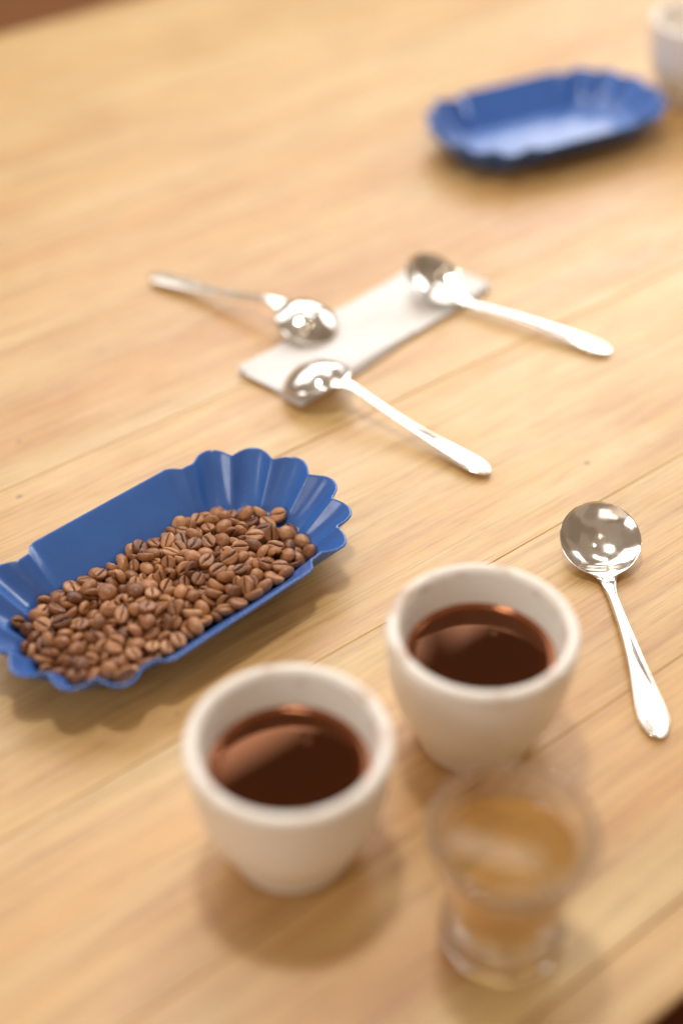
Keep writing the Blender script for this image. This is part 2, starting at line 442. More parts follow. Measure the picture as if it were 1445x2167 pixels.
# ------------------------------------------------------------------ coffee beans
def bean_meshes(nu=34, nv=22):
    out = []
    rnd = random.Random(11)
    for k in range(7):
        A, B, Hh = 0.00510 * rnd.uniform(0.84, 1.14), 0.00395 * rnd.uniform(0.86, 1.12), 0.0032 * rnd.uniform(0.92, 1.08)
        bend = rnd.uniform(-0.00035, 0.00035); ph = rnd.uniform(0, 6.28); egg = rnd.uniform(-0.10, 0.10); sw = rnd.uniform(-0.5, 0.5)
        V, F, C = [], [], []
        def pt(x, y, z):
            # unit sphere point -> bean; z < 0 is the flat face with the cut
            X = A * x; Y = B * y * (1 + egg * x)
            cut = 0.0
            if z >= 0:
                Z = Hh * z ** 0.92
            else:
                Z = -0.00125 * (1 - (1 + z) ** 2) ** 0.5 if z > -1 else -0.00125
                yc = Y - bend * sin(pi * x) - sw * 0.0006 * x * x
                g = exp(-(yc / 0.00040) ** 2) * max(0.0, 1 - abs(x) ** 6)
                lip = exp(-((abs(yc) - 0.0011) / 0.0007) ** 2)
                Z += 0.0013 * g * min(1, -z * 2.5) - 0.00022 * lip * (-z)
                cut = g * min(1, -z * 2.2)
            rad = 1 + 0.018 * sin(5 * x + ph) * cos(4 * y + ph) + 0.012 * sin(9 * y + 2 * ph + 6 * z)
            return Vector((X * rad, Y * rad, Z * rad - 0.0008)), cut
        # poles on the long axis; denser rows near the cut
        for i in range(nv + 1):
            th = pi * i / nv
            x = cos(th); r = sin(th)
            for j in range(nu):
                a = 2 * pi * j / nu
                # pack the angles around -90 deg, where the cut runs
                a2 = a - 0.62 * sin(2 * (a + pi / 2)) * (0.5 - 0.5 * sin(a)) * 0.8
                p, c = pt(x, r * cos(a2), r * sin(a2))
                if i in (0, nv) and j: continue
                V.append(p); C.append(c)
        def vi(i, j):
            if i == 0: return 0
            if i == nv: return len(V) - 1
            return 1 + (i - 1) * nu + j % nu
        for i in range(nv):
            for j in range(nu):
                q = [vi(i, j), vi(i, j + 1), vi(i + 1, j + 1), vi(i + 1, j)]
                u = []
                for t in q:
                    if t not in u: u.append(t)
                F.append(tuple(reversed(u)))
        me = mesh('coffee_bean', V, F)
        bm = bmesh.new(); bm.from_mesh(me); bmesh.ops.recalc_face_normals(bm, faces=bm.faces); bm.to_mesh(me); bm.free()
        me.polygons.foreach_set('use_smooth', [True] * len(me.polygons))
        at = me.attributes.new('cut', 'FLOAT', 'POINT'); at.data.foreach_set('value', C)
        out.append(me)
    return out
# simulated rest poses: mesh, scale %, x y z in 0.1 mm, quaternion * 99
BEANS = [(2,109,-627,-426,165,40,-86,6,-29),(5,109,-668,-344,158,85,-10,-36,35),(4,111,-317,129,133,95,13,-6,24),(5,106,296,-120,146,15,-96,7,-19),(2,109,-160,-384,143,78,-14,-22,55),(4,99,-692,169,118,9,60,77,13),
         (1,103,-676,-110,140,3,16,-35,91),(6,109,-618,115,126,4,-8,-97,-19),(0,106,-730,-224,158,86,25,10,40),(0,108,-325,-213,167,35,1,-15,-91),(1,107,-218,32,153,72,-6,0,68),(6,108,-300,-426,162,3,57,-80,-8),
         (4,103,211,-356,158,46,-28,82,-16),(2,107,-386,-74,150,12,36,-86,-30),(5,107,693,-123,81,4,-6,-15,98),(5,102,-266,-137,168,0,93,34,-9),(5,109,784,40,51,5,-87,40,-26),(3,105,-163,-240,161,23,-44,85,-13),
         (2,108,41,-391,120,16,-11,-97,5),(6,109,-713,-6,132,89,19,-28,-27),(4,110,654,174,64,91,-10,-32,-20),(5,91,-508,-333,148,2,71,-67,-18),(2,109,187,-54,142,17,-95,-19,11),(0,104,615,-89,92,25,-82,-41,-26),
         (1,102,-353,-284,137,13,87,-40,21),(5,111,181,-224,145,42,41,-75,26),(5,110,27,308,107,18,29,-89,-27),(1,112,728,-200,50,73,7,-18,-64),(5,101,328,92,97,9,-65,73,-9),(4,97,-754,211,93,59,7,-36,70),
         (6,107,-363,202,95,5,30,71,62),(0,106,-834,-36,119,27,-17,-92,20),(0,103,188,-146,138,5,4,-98,-12),(1,96,-357,-408,141,18,-88,-38,15),(5,111,-402,335,70,13,-77,-61,10),(5,89,78,-120,128,21,-93,-28,2),
         (1,104,549,-32,86,9,-89,41,-6),(0,104,167,235,113,19,-26,93,-13),(1,101,-571,225,106,21,72,-62,-18),(3,110,-452,226,122,3,-29,6,-94),(1,100,-782,-28,135,89,-25,26,-26),(5,102,89,-54,150,22,-6,-81,-52),
         (1,99,242,109,125,3,21,-97,-4),(0,91,-553,27,124,6,91,37,-5),(0,105,189,-437,158,41,85,-29,5),(3,107,662,-334,102,54,-43,-14,70),(0,106,-762,23,172,58,23,-63,-43),(0,107,476,151,89,4,-14,5,98),
         (2,96,-260,-298,165,36,-26,79,-39),(0,98,92,-425,154,16,77,-59,-7),(2,107,-113,-301,134,31,83,-43,-11),(1,102,-47,-293,118,77,-13,-39,47),(0,98,-57,-138,144,84,-32,-13,41),(2,105,269,-420,144,13,29,67,-66),
         (5,110,555,-277,98,60,6,-39,-68),(2,109,484,-90,101,59,-2,-16,78),(5,92,-565,-254,169,1,-94,4,30),(4,97,404,-73,119,12,-16,-94,-22),(1,93,-795,-289,153,16,13,85,-47),(1,93,375,32,129,79,-15,-19,55),
         (5,102,-194,195,119,4,-65,-6,-74),(5,96,-444,-283,142,10,7,2,98),(1,100,164,14,148,86,16,21,-40),(3,102,-398,-6,133,21,-23,-45,82),(5,89,44,77,137,47,-33,80,4),(5,99,-491,-49,143,79,53,22,17),
         (0,101,-675,256,108,74,40,-43,-28),(0,99,402,-282,134,20,-91,15,31),(5,90,-302,-80,142,82,0,-17,53),(6,105,-223,-190,144,11,1,-80,-58),(5,93,449,-345,131,3,-32,-94,1),(5,99,-403,-218,160,80,-12,47,-32),
         (5,107,327,338,74,80,23,-41,34),(6,108,355,-403,139,20,-46,-83,20),(3,97,-172,-56,146,6,-89,-43,10),(1,90,-664,-202,127,20,61,74,15),(3,94,-400,-349,135,4,92,36,-8),(3,98,138,-355,153,73,51,29,-30),
         (1,96,440,-406,127,3,-6,-76,64),(2,107,-346,266,92,7,13,-12,-97),(2,103,-49,146,121,56,-19,5,-79),(3,103,-511,-205,138,13,61,75,16),(6,112,115,-226,126,24,76,-47,-36),(5,111,-139,20,132,87,-3,-4,-48),
         (6,94,-766,286,109,37,-84,20,31),(4,104,-737,-302,131,22,2,94,-24),(6,93,268,-232,146,5,4,-99,-7),(2,89,-591,-184,156,58,-78,-10,19),(0,106,-119,262,99,60,-62,-49,6),(1,103,-156,-134,129,28,61,73,3),
         (1,94,60,-268,141,17,91,-22,-28),(0,105,-448,-172,128,93,-15,-15,26),(0,110,-493,233,95,29,4,-95,-5),(6,92,-240,301,86,11,18,-96,-10),(2,93,112,149,120,3,-56,-82,5),(5,98,-588,-95,136,27,74,-37,-47),
         (1,98,21,-271,111,36,-38,-84,4),(0,90,-465,134,113,59,-72,-4,34),(6,97,-25,-222,145,5,30,-61,72),(6,107,-821,74,92,23,-28,66,-64),(1,101,-16,199,141,0,-64,-68,33),(3,111,-396,-380,99,15,97,14,-5),
         (1,104,469,77,89,46,-68,-9,-55),(0,91,-54,30,119,27,-59,66,35),(4,91,409,197,83,12,54,-82,5),(3,101,-219,-297,134,2,96,-6,25),(6,110,72,-8,133,8,9,-87,-46),(1,95,-785,-224,129,96,7,12,19),
         (6,99,-495,-125,132,26,76,37,44),(4,102,471,239,63,47,12,-70,50),(6,92,-62,-29,112,15,-95,-23,-6),(0,97,476,-174,110,86,-44,-19,8),(3,90,-77,218,97,13,87,37,27),(3,99,-214,-381,117,11,77,-44,-42),
         (3,94,320,-309,128,23,12,33,-90),(1,100,-612,-5,99,21,-7,-41,-87),(3,96,420,306,73,6,22,-95,-14),(4,102,-92,-371,115,15,64,71,-20),(2,97,300,185,109,52,61,-35,-47),(0,101,518,-224,117,76,-27,34,46),
         (3,103,-772,150,100,82,-39,-33,-20),(6,109,5,18,126,23,-63,23,-69),(2,108,-758,-135,93,41,27,54,-67),(2,94,568,-176,91,5,48,86,12),(5,90,-843,111,105,54,-9,-72,-41),(4,93,-631,63,99,92,-24,29,1),
         (2,92,109,292,92,1,73,65,-13),(0,102,718,130,52,45,61,-53,-36),(5,94,-608,-229,121,56,-44,19,66),(5,94,-320,-350,139,40,-17,73,51),(3,103,73,-333,110,34,-91,-7,-15),(1,93,-522,294,88,41,27,29,-81),
         (0,98,175,152,107,4,-70,-67,-22),(1,104,-533,154,100,4,29,-86,40),(4,103,239,214,89,11,-83,-53,5),(0,108,611,-311,70,49,-30,29,-75),(5,96,-486,-391,115,6,-26,-87,40),(6,104,-556,349,70,66,-57,47,3),
         (1,94,-614,-330,147,78,37,-32,-35),(5,100,636,98,46,16,91,-31,15),(2,94,638,-210,84,34,-7,5,-93),(4,95,544,229,58,81,38,-39,-20),(5,101,-829,-148,115,83,-43,9,-31),(0,89,358,-138,125,95,-22,-15,-8),
         (1,95,52,223,115,76,-18,-4,-61),(0,93,-765,-82,94,5,5,84,-53),(0,93,-317,340,66,5,97,3,-19),(6,92,-860,-92,115,54,-74,21,31),(3,89,-28,-385,108,49,53,-61,-29),(1,107,695,36,43,10,-73,-66,2),
         (0,94,-447,89,82,18,-4,-19,-95),(6,90,16,-82,117,17,-88,-42,-7),(5,107,562,305,40,99,4,-1,-5),(4,97,-551,-315,125,48,-32,35,-73),(5,106,259,38,104,65,-30,3,-68),(0,91,-133,171,104,65,13,26,69),
         (6,95,-267,19,121,27,30,-90,-5),(5,101,527,71,61,8,-66,-34,65),(1,109,9,344,65,60,14,37,-68),(5,92,-618,277,87,17,-94,-26,7),(0,91,-227,108,86,69,29,28,-59),(6,104,-439,-53,100,4,78,-53,31),
         (4,98,157,-106,102,7,-96,24,8),(2,90,-544,-118,137,55,-39,43,-58),(4,107,634,-17,71,3,95,-27,7),(5,92,387,-241,110,6,-64,68,31),(4,92,255,-53,114,29,11,94,4),(6,112,-404,155,56,40,49,75,-10),
         (5,99,-145,319,62,45,40,-78,-6),(3,106,534,-358,88,13,58,73,-31),(6,98,-83,-83,102,63,65,-36,21),(0,97,-72,-221,108,37,-26,12,-87),(5,106,-34,275,90,33,3,-91,20),(3,100,-557,87,88,8,98,-11,3),
         (2,90,357,277,77,53,3,82,-18),(4,91,-772,54,117,5,35,-90,-19),(2,98,-272,-253,128,40,-8,-84,-32),(5,95,-239,192,93,80,-8,55,-19),(5,99,-25,-160,121,8,86,-36,33),(3,91,296,275,79,1,-87,46,7),
         (1,96,-229,344,55,87,31,13,-34),(5,93,-14,93,99,55,8,82,-9),(6,104,-359,-139,112,2,90,36,-21),(2,110,17,185,89,7,69,69,-18),(3,100,118,69,112,36,0,-90,18),(1,103,255,-341,129,22,-58,75,-18),
         (6,94,207,-290,127,8,80,17,55),(2,107,-694,110,68,18,33,19,-90),(6,106,262,324,54,56,-44,63,-27),(0,100,307,-222,103,93,-10,-32,4),(0,95,-389,59,106,69,-67,-22,9),(3,95,607,236,37,9,95,28,0),
         (2,96,-176,92,110,2,-39,89,17),(0,104,367,-171,91,96,-9,-15,-17),(3,95,-485,343,69,7,-14,-97,8),(3,111,-625,-151,106,67,-8,-72,-10),(0,102,-187,-316,94,15,-2,89,-40),(4,103,-414,-305,88,94,29,-11,-10),
         (2,96,-290,70,96,73,-66,-3,10),(1,99,-227,-54,108,4,33,89,29),(6,98,572,158,50,35,-5,-92,9),(2,96,-474,3,110,24,-11,64,-70),(2,106,174,74,119,13,36,28,87),(1,89,-108,103,86,39,-67,-60,-16),
         (1,97,749,-96,43,2,61,-76,-17),(6,102,151,-308,121,71,3,42,-55),(2,111,-353,15,102,40,-60,-62,-28),(0,96,565,92,63,23,-68,-1,-68),(6,94,8,-45,89,16,12,-25,94),(4,109,-71,322,60,60,-10,42,-66),
         (3,109,441,-135,70,78,-19,46,-35),(1,104,-325,-43,107,23,-72,-63,-9),(4,110,400,-4,89,19,26,93,13),(3,108,477,310,42,5,-94,27,-15),(4,93,-723,-169,116,74,46,41,-21),(3,101,-706,-30,83,25,50,81,-15),
         (3,97,323,-68,122,26,-65,69,-12),(2,89,-451,-240,105,11,-25,86,40),(5,97,649,-236,38,11,-2,4,98),(0,95,494,25,49,6,-22,-79,55),(0,90,-507,29,78,31,-92,-17,4),(3,96,256,-195,114,62,17,55,-51),
         (2,101,74,-199,85,51,-61,58,-7),(4,111,-574,-392,115,69,-47,14,51),(0,107,-500,135,54,85,-41,-6,27),(6,103,-540,-246,90,62,77,-4,3),(2,107,-393,-79,87,17,-55,71,-39),(0,103,389,-349,101,74,-21,27,-57),
         (5,93,26,-207,95,36,-19,-49,76),(3,106,-80,60,90,36,-73,-56,-10),(0,99,311,-21,92,42,-67,-59,-10),(5,92,-176,280,53,54,67,-48,-9),(6,107,564,-211,43,5,4,99,3),(2,97,571,-49,37,15,0,2,-98),
         (0,95,-592,-64,81,91,3,2,-38),(3,111,-612,159,81,14,-70,-69,3),(6,105,455,-239,90,58,4,-26,-75),(1,91,-298,215,67,11,8,96,19),(6,88,345,207,77,1,-69,64,-30),(3,100,-341,115,82,13,-98,-4,1),
         (2,92,-292,-146,118,28,2,-88,-37),(2,111,-36,-327,52,36,79,47,-3),(2,101,23,-339,69,48,8,-86,-10),(2,104,148,334,49,93,32,2,-11),(0,95,399,254,41,4,41,-89,10),(6,105,587,32,49,52,-79,-18,22),
         (6,90,-153,-239,86,24,-79,41,-36),(5,93,-529,-54,91,50,-35,28,-73),(3,104,-126,-193,128,60,-38,5,68),(5,95,-291,269,44,21,-61,75,5),(4,99,89,-136,62,28,26,84,-35),(0,106,205,300,66,80,31,49,7),
         (1,105,20,-123,79,13,82,-50,21),(3,99,90,233,68,11,18,-42,-87),(3,112,-167,150,69,59,-16,10,77),(2,90,-118,-10,87,53,17,24,79),(3,107,-199,8,83,1,-45,88,10),(1,99,-45,165,69,21,57,-78,-6),
         (3,102,-485,-307,98,15,-79,58,-8),(3,112,110,-282,81,13,4,-98,9),(6,96,-107,-133,88,11,-96,22,-7),(0,100,-473,-114,86,18,-91,34,-5),(2,91,64,-12,62,73,44,41,-31),(4,88,-596,324,57,2,30,69,65),
         (2,92,-227,-117,128,10,-83,52,-7),(4,101,352,39,52,50,-83,-9,15),(6,90,424,195,35,90,0,0,42),(0,93,73,34,92,0,0,-72,-68),(3,93,-438,188,68,24,94,15,16),(4,100,-659,-288,101,99,7,6,4),
         (3,95,-640,-360,98,1,-12,-89,42),(3,111,141,-386,101,15,9,-93,28),(5,97,628,-157,42,1,-63,-76,11),(2,90,-655,-207,74,49,-57,45,-47),(5,98,31,-260,49,56,4,24,78),(1,102,-614,93,42,8,-98,9,-5),
         (1,93,-568,235,51,31,-24,30,-86),(2,98,-327,-209,118,3,8,97,-16),(3,106,-473,-190,63,67,-32,-46,-47),(3,107,358,156,62,35,71,-53,27),(2,111,222,-162,85,30,-24,89,-21),(6,91,391,343,50,90,34,8,-21),
         (1,99,180,-245,75,37,-29,-29,82),(0,91,259,-282,95,24,-55,79,-2),(5,103,-782,10,74,7,41,90,-4),(4,101,101,-60,67,1,52,-5,84),(2,91,178,-43,88,37,9,29,-87),(6,93,403,75,83,37,82,-13,-38),
         (6,107,-504,220,43,6,-71,-69,7),(3,97,338,-334,73,81,-11,-22,52),(5,93,-288,-397,105,6,-3,-40,-90),(0,104,-209,232,51,6,21,87,42),(0,103,218,-353,81,35,61,-69,-9),(1,104,460,-337,82,72,2,0,68),
         (1,109,115,190,57,25,86,-28,31),(4,109,73,113,83,11,66,-72,-14),(6,92,-740,92,89,53,-9,-41,73),(3,89,-764,-25,38,12,73,-65,12),(3,96,-571,40,49,19,-2,80,-55),(1,111,676,-70,41,46,1,-1,-87),
         (3,110,-717,238,49,20,-90,28,21),(4,101,-629,264,42,6,-95,-24,12),(1,111,-388,-196,73,13,58,-22,76),(2,109,-106,174,47,27,57,72,24),(5,112,-713,-240,83,50,-16,47,-70),(3,106,-474,-343,53,30,91,-26,-2),
         (4,90,490,-174,53,64,34,-32,-59),(2,88,-167,-82,82,15,19,-13,-95),(3,100,567,-300,39,9,64,-75,0),(1,96,-680,188,74,90,-5,-8,39),(0,96,152,252,49,47,-68,50,-23),(5,88,-568,-192,90,20,6,81,53),
         (1,96,248,129,82,0,13,-97,-17),(0,102,-284,-304,98,25,18,-92,21),(5,101,293,-371,98,90,-9,-27,-30),(3,99,144,-182,80,15,94,18,22),(4,93,-288,153,84,43,-63,63,-9),(6,95,-290,-99,86,44,80,-8,38),
         (6,99,-512,-251,37,25,0,0,96),(3,104,64,44,39,6,24,-95,-15),(2,108,-43,242,46,5,-5,-94,31),(2,88,-226,-354,67,24,34,-87,23),(2,111,-152,-359,73,65,-27,-26,-64),(6,109,168,-319,50,34,-15,-4,-92),
         (3,94,-814,-74,57,37,-23,-87,17),(0,96,-395,89,43,0,-31,92,-18),(4,105,-116,-297,55,50,63,-51,-27),(0,105,314,107,44,11,84,-51,1),(4,94,31,-178,39,6,90,-40,-6),(5,89,-567,-91,36,92,2,-1,-35),
         (6,108,-416,17,56,47,5,51,70),(6,97,-140,-39,52,37,23,-11,88),(3,107,-662,43,51,30,-89,12,-30),(2,88,-772,115,45,3,-40,91,0),(3,91,36,271,39,11,-27,-92,22),(4,91,-763,-211,73,18,-81,-46,27),
         (5,94,-433,251,53,27,-87,-16,-36),(3,104,-340,-260,86,36,-2,7,-92),(6,103,488,-253,49,89,-42,3,14),(3,110,-589,-295,99,38,58,35,62),(5,95,-228,-128,62,49,44,39,-63),(3,89,290,-143,78,9,72,66,12),
         (5,90,476,-36,56,2,-23,46,-85),(4,94,-632,-143,39,3,-20,96,8),(1,97,-441,-253,44,15,74,-59,-25),(6,106,-269,-310,43,1,-54,83,-8),(0,111,-181,-272,39,78,-1,1,61),(2,111,-70,-243,49,31,60,-67,-27),
         (3,95,103,-289,37,75,-1,-1,65),(4,102,292,-197,41,5,-95,27,-8),(5,96,427,-211,37,98,2,0,13),(6,97,-368,-42,36,4,0,0,99),(2,110,-294,90,40,99,2,0,-8),(1,107,-119,36,40,51,-1,-2,85),
         (0,112,-49,-42,51,13,-40,-83,34),(1,91,258,61,41,5,-55,-80,-16),(3,97,414,-80,37,0,0,2,-99),(6,96,-580,158,41,12,42,88,7),(6,98,165,153,46,29,93,-5,19),(2,100,294,241,38,25,1,2,96),
         (5,90,410,115,40,8,12,-98,-8),(4,99,-629,-280,49,52,13,24,80),(3,112,-550,-173,40,11,0,-2,98),(4,89,-388,-275,50,75,-21,34,-51),(1,92,117,-209,36,37,0,2,92),(5,109,405,-308,46,3,80,-57,-11),
         (0,91,-549,-22,48,33,70,-50,-36),(0,100,-351,-109,51,45,-66,-51,28),(6,92,-287,-45,35,86,0,0,49),(4,109,-134,-115,43,8,-98,-12,-4),(4,95,46,-68,36,99,0,0,-5),(0,88,176,-33,42,9,13,-95,-24),
         (3,107,271,-10,51,92,36,4,-7),(6,97,356,-35,40,8,-73,-66,4),(2,91,-652,163,40,7,-48,85,-14),(3,92,-179,105,36,8,1,-1,-99),(0,104,-56,105,38,98,0,1,17),(4,91,106,109,35,42,0,0,90),
         (2,110,216,214,40,76,-1,2,-63),(3,100,-597,-225,50,42,11,38,81),(3,108,-323,-242,40,8,25,-95,-7),(3,90,93,-354,61,54,-23,29,74),(5,106,229,-242,51,80,26,-11,-51),(3,99,370,-230,56,91,24,-31,-6),
         (3,92,496,-314,37,3,40,90,-9),(3,110,-679,-38,40,5,-76,62,-10),(3,99,-491,-111,38,1,17,-97,-8),(5,112,-471,-24,41,75,0,0,64),(5,97,-344,33,45,12,-46,-85,-18),(1,107,-225,-60,47,16,-93,-25,16),
         (2,88,11,73,57,8,85,10,49),(6,100,155,-148,37,16,0,0,98),(3,89,235,-139,35,42,1,-1,-90),(3,99,428,7,52,60,40,-14,-67),(5,98,550,-133,42,2,-52,83,-12),(4,106,-487,72,38,96,0,0,22),
         (3,96,-242,148,38,13,92,35,-4),(4,104,-198,32,41,10,-79,58,-1),(4,88,-706,-178,39,10,-84,50,4),(4,108,-554,-315,52,20,-55,77,-21),(4,98,-252,-224,55,18,-46,-79,32),(4,88,-185,-187,39,6,98,-5,12),
         (5,108,322,-273,67,36,-44,44,69),(3,105,-735,-97,39,0,-35,-92,-9),(2,110,-48,-141,55,48,-29,-52,63),(2,105,140,21,39,88,-2,0,46),(0,94,305,-103,41,11,-73,-66,3),(1,106,355,-89,78,93,9,3,33),
         (3,94,-491,305,37,2,39,91,-11),(2,92,-329,155,42,12,-95,-19,15),(1,108,28,153,44,12,81,56,0),(0,90,280,177,48,9,30,-78,-51),(3,112,-115,-196,61,61,10,-48,-60),(6,90,265,-316,38,5,-1,7,99),
         (3,109,379,-151,43,3,80,-56,16),(4,89,-608,-19,40,12,83,-50,-15),(3,88,-422,-152,49,33,65,55,-37),(6,111,-295,-151,39,75,0,0,65),(0,110,-9,6,55,90,-32,20,-20),(6,98,167,-95,49,0,6,45,88),
         (4,94,-368,261,41,2,88,-41,17),(5,102,-343,-330,63,87,-22,-34,-24),(2,95,-24,-254,75,63,21,-43,-60),(2,100,-546,-140,81,27,5,32,90),(3,92,-317,-180,79,98,6,-11,5),(6,98,500,-89,47,27,90,13,28),
         (2,103,183,95,48,31,91,21,-8),(2,111,499,155,46,11,80,57,6),(5,94,-242,-189,86,38,-35,-7,-84),(2,93,-741,42,41,10,30,93,10),(4,106,-275,6,73,81,-1,9,57),(6,101,143,5,92,5,39,-80,-43),
         (1,103,242,-75,63,7,-75,63,-10),(3,104,-193,-250,100,26,65,66,23),(0,110,-671,-94,90,32,-92,5,15),(0,89,-418,-92,44,22,-24,-93,13),(4,92,81,304,48,88,-30,15,-29),(3,94,-176,-168,82,18,28,-93,7),
         (3,95,209,27,64,1,-66,69,-26),(3,88,-692,30,93,13,90,-34,18)]
TRAY_LOC, TRAY_ROT = (-0.0884, 0.5469, 0.0), radians(44.15)
tray = empty('sample_tray', TRAY_LOC, TRAY_ROT)
tag(tray, 'blue plastic sample tray with fluted ends, heaped with coffee beans', 'tray', 'blue sample trays')
for nm, me in tray_meshes(): link(nm, me, M['plastic'], tray)
tray2 = copy_tree(tray)
tray2.location = (0.166, 1.090, 0); tray2.rotation_euler = (0, 0, radians(29))
tag(tray2, 'empty blue plastic sample tray at the far end of the table', 'tray', 'blue sample trays')

BM = bean_meshes()
for me in BM: me.materials.append(M['bean'])
tm = Matrix.Translation(TRAY_LOC) @ Matrix.Rotation(TRAY_ROT, 4, 'Z')
def bean_matrix(r):
    m_, sc, x, y, z, qw, qx, qy, qz = r
    return tm @ Matrix.LocRotScale(Vector((x, y, z)) * 1e-4, Quaternion((qw, qx, qy, qz)).normalized(), Vector((sc, sc, sc)) * 0.01)
for r in BEANS[:300]:
    o = link('coffee_bean', BM[r[0]])
    o.matrix_world = bean_matrix(r)
    tag(o, 'roasted brown coffee bean in the heap filling the near blue tray', 'coffee bean', 'coffee beans in the near blue tray')
# the beans buried under those
bm = bmesh.new()
for r in BEANS[300:]:
    me = BM[r[0]].copy(); me.transform(bean_matrix(r)); bm.from_mesh(me); bpy.data.meshes.remove(me)
me = bpy.data.meshes.new('buried_beans'); bm.to_mesh(me); bm.free()
o = link('buried_beans', me, M['bean']); o['kind'] = 'stuff'
tag(o, 'brown coffee beans buried under the heap in the near tray', 'coffee beans')

# ------------------------------------------------------------------ cupping bowls and coffee
def arc(cx, cz, r, a0, a1, n):
    return [(cx + r * cos(radians(a0 + (a1 - a0) * i / n)), cz + r * sin(radians(a0 + (a1 - a0) * i / n))) for i in range(n + 1)]
CUP_OUT = spline([(0.0275, 0.0022), (0.0292, 0.008), (0.0335, 0.0175), (0.0380, 0.028), (0.0408, 0.040), (0.0422, 0.053), (0.0432, 0.0655)], 8)
CUP_IN = spline([(0.0370, 0.0674), (0.0362, 0.0635), (0.0350, 0.0570), (0.0338, 0.0500), (0.0325, 0.044), (0.029, 0.031), (0.021, 0.016), (0.010, 0.0095)], 6)
lip = [(0.0435, 0.0672), (0.0430, 0.0689), (0.0417, 0.0700), (0.0402, 0.0703), (0.0386, 0.0699), (0.0375, 0.0688)]
BODY = [(0.0, 0.0025), (0.0235, 0.0025), (0.0242, 0.0006), (0.0255, 0.0), (0.0268, 0.0005)] + CUP_OUT
def cup(loc, label, rz):
    e = empty('cupping_bowl', (*loc, 0), rz)
    tag(e, label, 'cup', 'cream cupping bowls')
    if not hasattr(cup, 'me'):
        prof = BODY + lip + CUP_IN + [(0.0, 0.009)]
        V, F = lathe(prof, 96); cut = len(BODY) * 96
        # normals from the whole profile so that body, lip and bowl join without a crease
        zs = [len(BODY) - 1, len(BODY) + len(lip)]
        def part(nm, a, b):
            Vp, Fp = lathe(prof[a:b], 96); me = mesh(nm, Vp, Fp)
            N = []
            for k in range(a, b):
                p0, p1 = prof[max(k - 1, 0)], prof[min(k + 1, len(prof) - 1)]
                t = Vector((p1[0] - p0[0], p1[1] - p0[1])).normalized(); nr, nz = t.y, -t.x
                if prof[k][0] < 1e-7: N.append(Vector((0, 0, -1 if k == 0 else 1)))
                else: N += [Vector((nr * cos(2 * pi * i / 96), nr * sin(2 * pi * i / 96), nz)) for i in range(96)]
            me.normals_split_custom_set_from_vertices(N)
            return me
        cup.me = [('body', part('body', 0, zs[0] + 1)), ('rim', part('rim', zs[0], zs[1])), ('inside', part('inside', zs[1] - 1, len(prof)))]
    for nm, me in cup.me: link(nm, me, M['ceramic'], e)
    return e
CUPS = ((-0.0217, 0.3865), (0.0628, 0.4513), (0.3005, 1.168))
cup(CUPS[0], 'cream ceramic cup of coffee nearest the camera, left of the glass', 0.4)
cup(CUPS[1], 'cream ceramic cup of coffee beside the right-hand spoon, behind the glass', 2.1)
cup(CUPS[2], 'cream ceramic cup cut off by the frame beside the empty tray', 4.0)
GLINTS = ((0.0070, 0.0305, 0.0016), (0.0072, 0.0150, 0.0013), (0.0045, 0.0320, 0.0008), (-0.026, 0.0175, 0.0009), (-0.0275, 0.0150, 0.0006))  # clear domes added to give the coffee surface its small glints
def coffee(loc, label):
    zt = 0.0510
    prof = [(0.0, 0.0)] + [(0.0310 * i / 10, 0.0) for i in range(1, 11)] + [(0.0324, 0.0001), (0.0333, 0.0004), (0.0341, 0.0011)]
    low = [(0.0338, -0.0006), (0.0326, -0.0065), (0.0288, -0.0196), (0.0208, -0.0346), (0.0, -0.0415)]
    V, F = lathe(list(reversed(prof + low)), 96)
    o = link('coffee', mesh('coffee', V, F), M['coffee']); o.location = (*loc, zt)
    for (bx, by, br) in GLINTS:
        V, F = lathe([(0, br * 0.75)] + [(br * sin(radians(a)), br * 0.75 * cos(radians(a))) for a in range(10, 91, 10)], 24)
        b_ = link('glint_dome', mesh('glint_dome', [(x + bx, y + by, z) for x, y, z in V], [tuple(reversed(f)) for f in F]), M['glint_dome'], o)
    return tag(o, label, 'coffee', 'black coffee in the cream cups')
coffee(CUPS[0], 'black coffee in the cream cup nearest the camera')
coffee(CUPS[1], 'black coffee in the cream cup next to the right-hand spoon')

# ------------------------------------------------------------------ glass of amber drink
GL = (0.0660, 0.3408)
def smooth01(x): x = max(0.0, min(1.0, x)); return x * x * (3 - 2 * x)
def facet(r, z, a, n=9):
    k = 1 - smooth01((z - 0.0105) / 0.005)
    if z < 0.0005 and r < 0.018: k = 0
    s = 2 * pi / n; b = ((a + s / 2) % s) - s / 2
    return r * (1 + k * (cos(s / 2) / cos(b) * 1.10 - 1))
g = empty('glass', (*GL, 0), 0.2)
tag(g, 'small clear tumbler of amber drink with a faceted thick base', 'glass')
OUTG = spline([(0.0226, 0.0010), (0.0241, 0.0035), (0.0242, 0.0074), (0.0215, 0.0104), (0.0213, 0.0150), (0.0246, 0.0340), (0.0288, 0.0520), (0.0331, 0.0672)], 6)
ING = spline([(0.0301, 0.0676), (0.0280, 0.0620), (0.0262, 0.0560), (0.0234, 0.0430), (0.0196, 0.0250), (0.0176, 0.0165), (0.0155, 0.0135), (0.009, 0.0120)], 6)
prof = [(0.0, 0.0020), (0.016, 0.0016), (0.0190, 0.0003), (0.0205, 0.0)] + OUTG + [(0.0333, 0.0687), (0.0329, 0.0698), (0.0319, 0.0703), (0.0309, 0.0698), (0.0304, 0.0687)] + ING + [(0.0, 0.0118)]
V, F = lathe(prof, 120, facet)
me = mesh('body', V, F)
for p in me.polygons:
    if p.center.z < 0.0125 and (p.center.x ** 2 + p.center.y ** 2) > 0.0205 ** 2: p.use_smooth = False
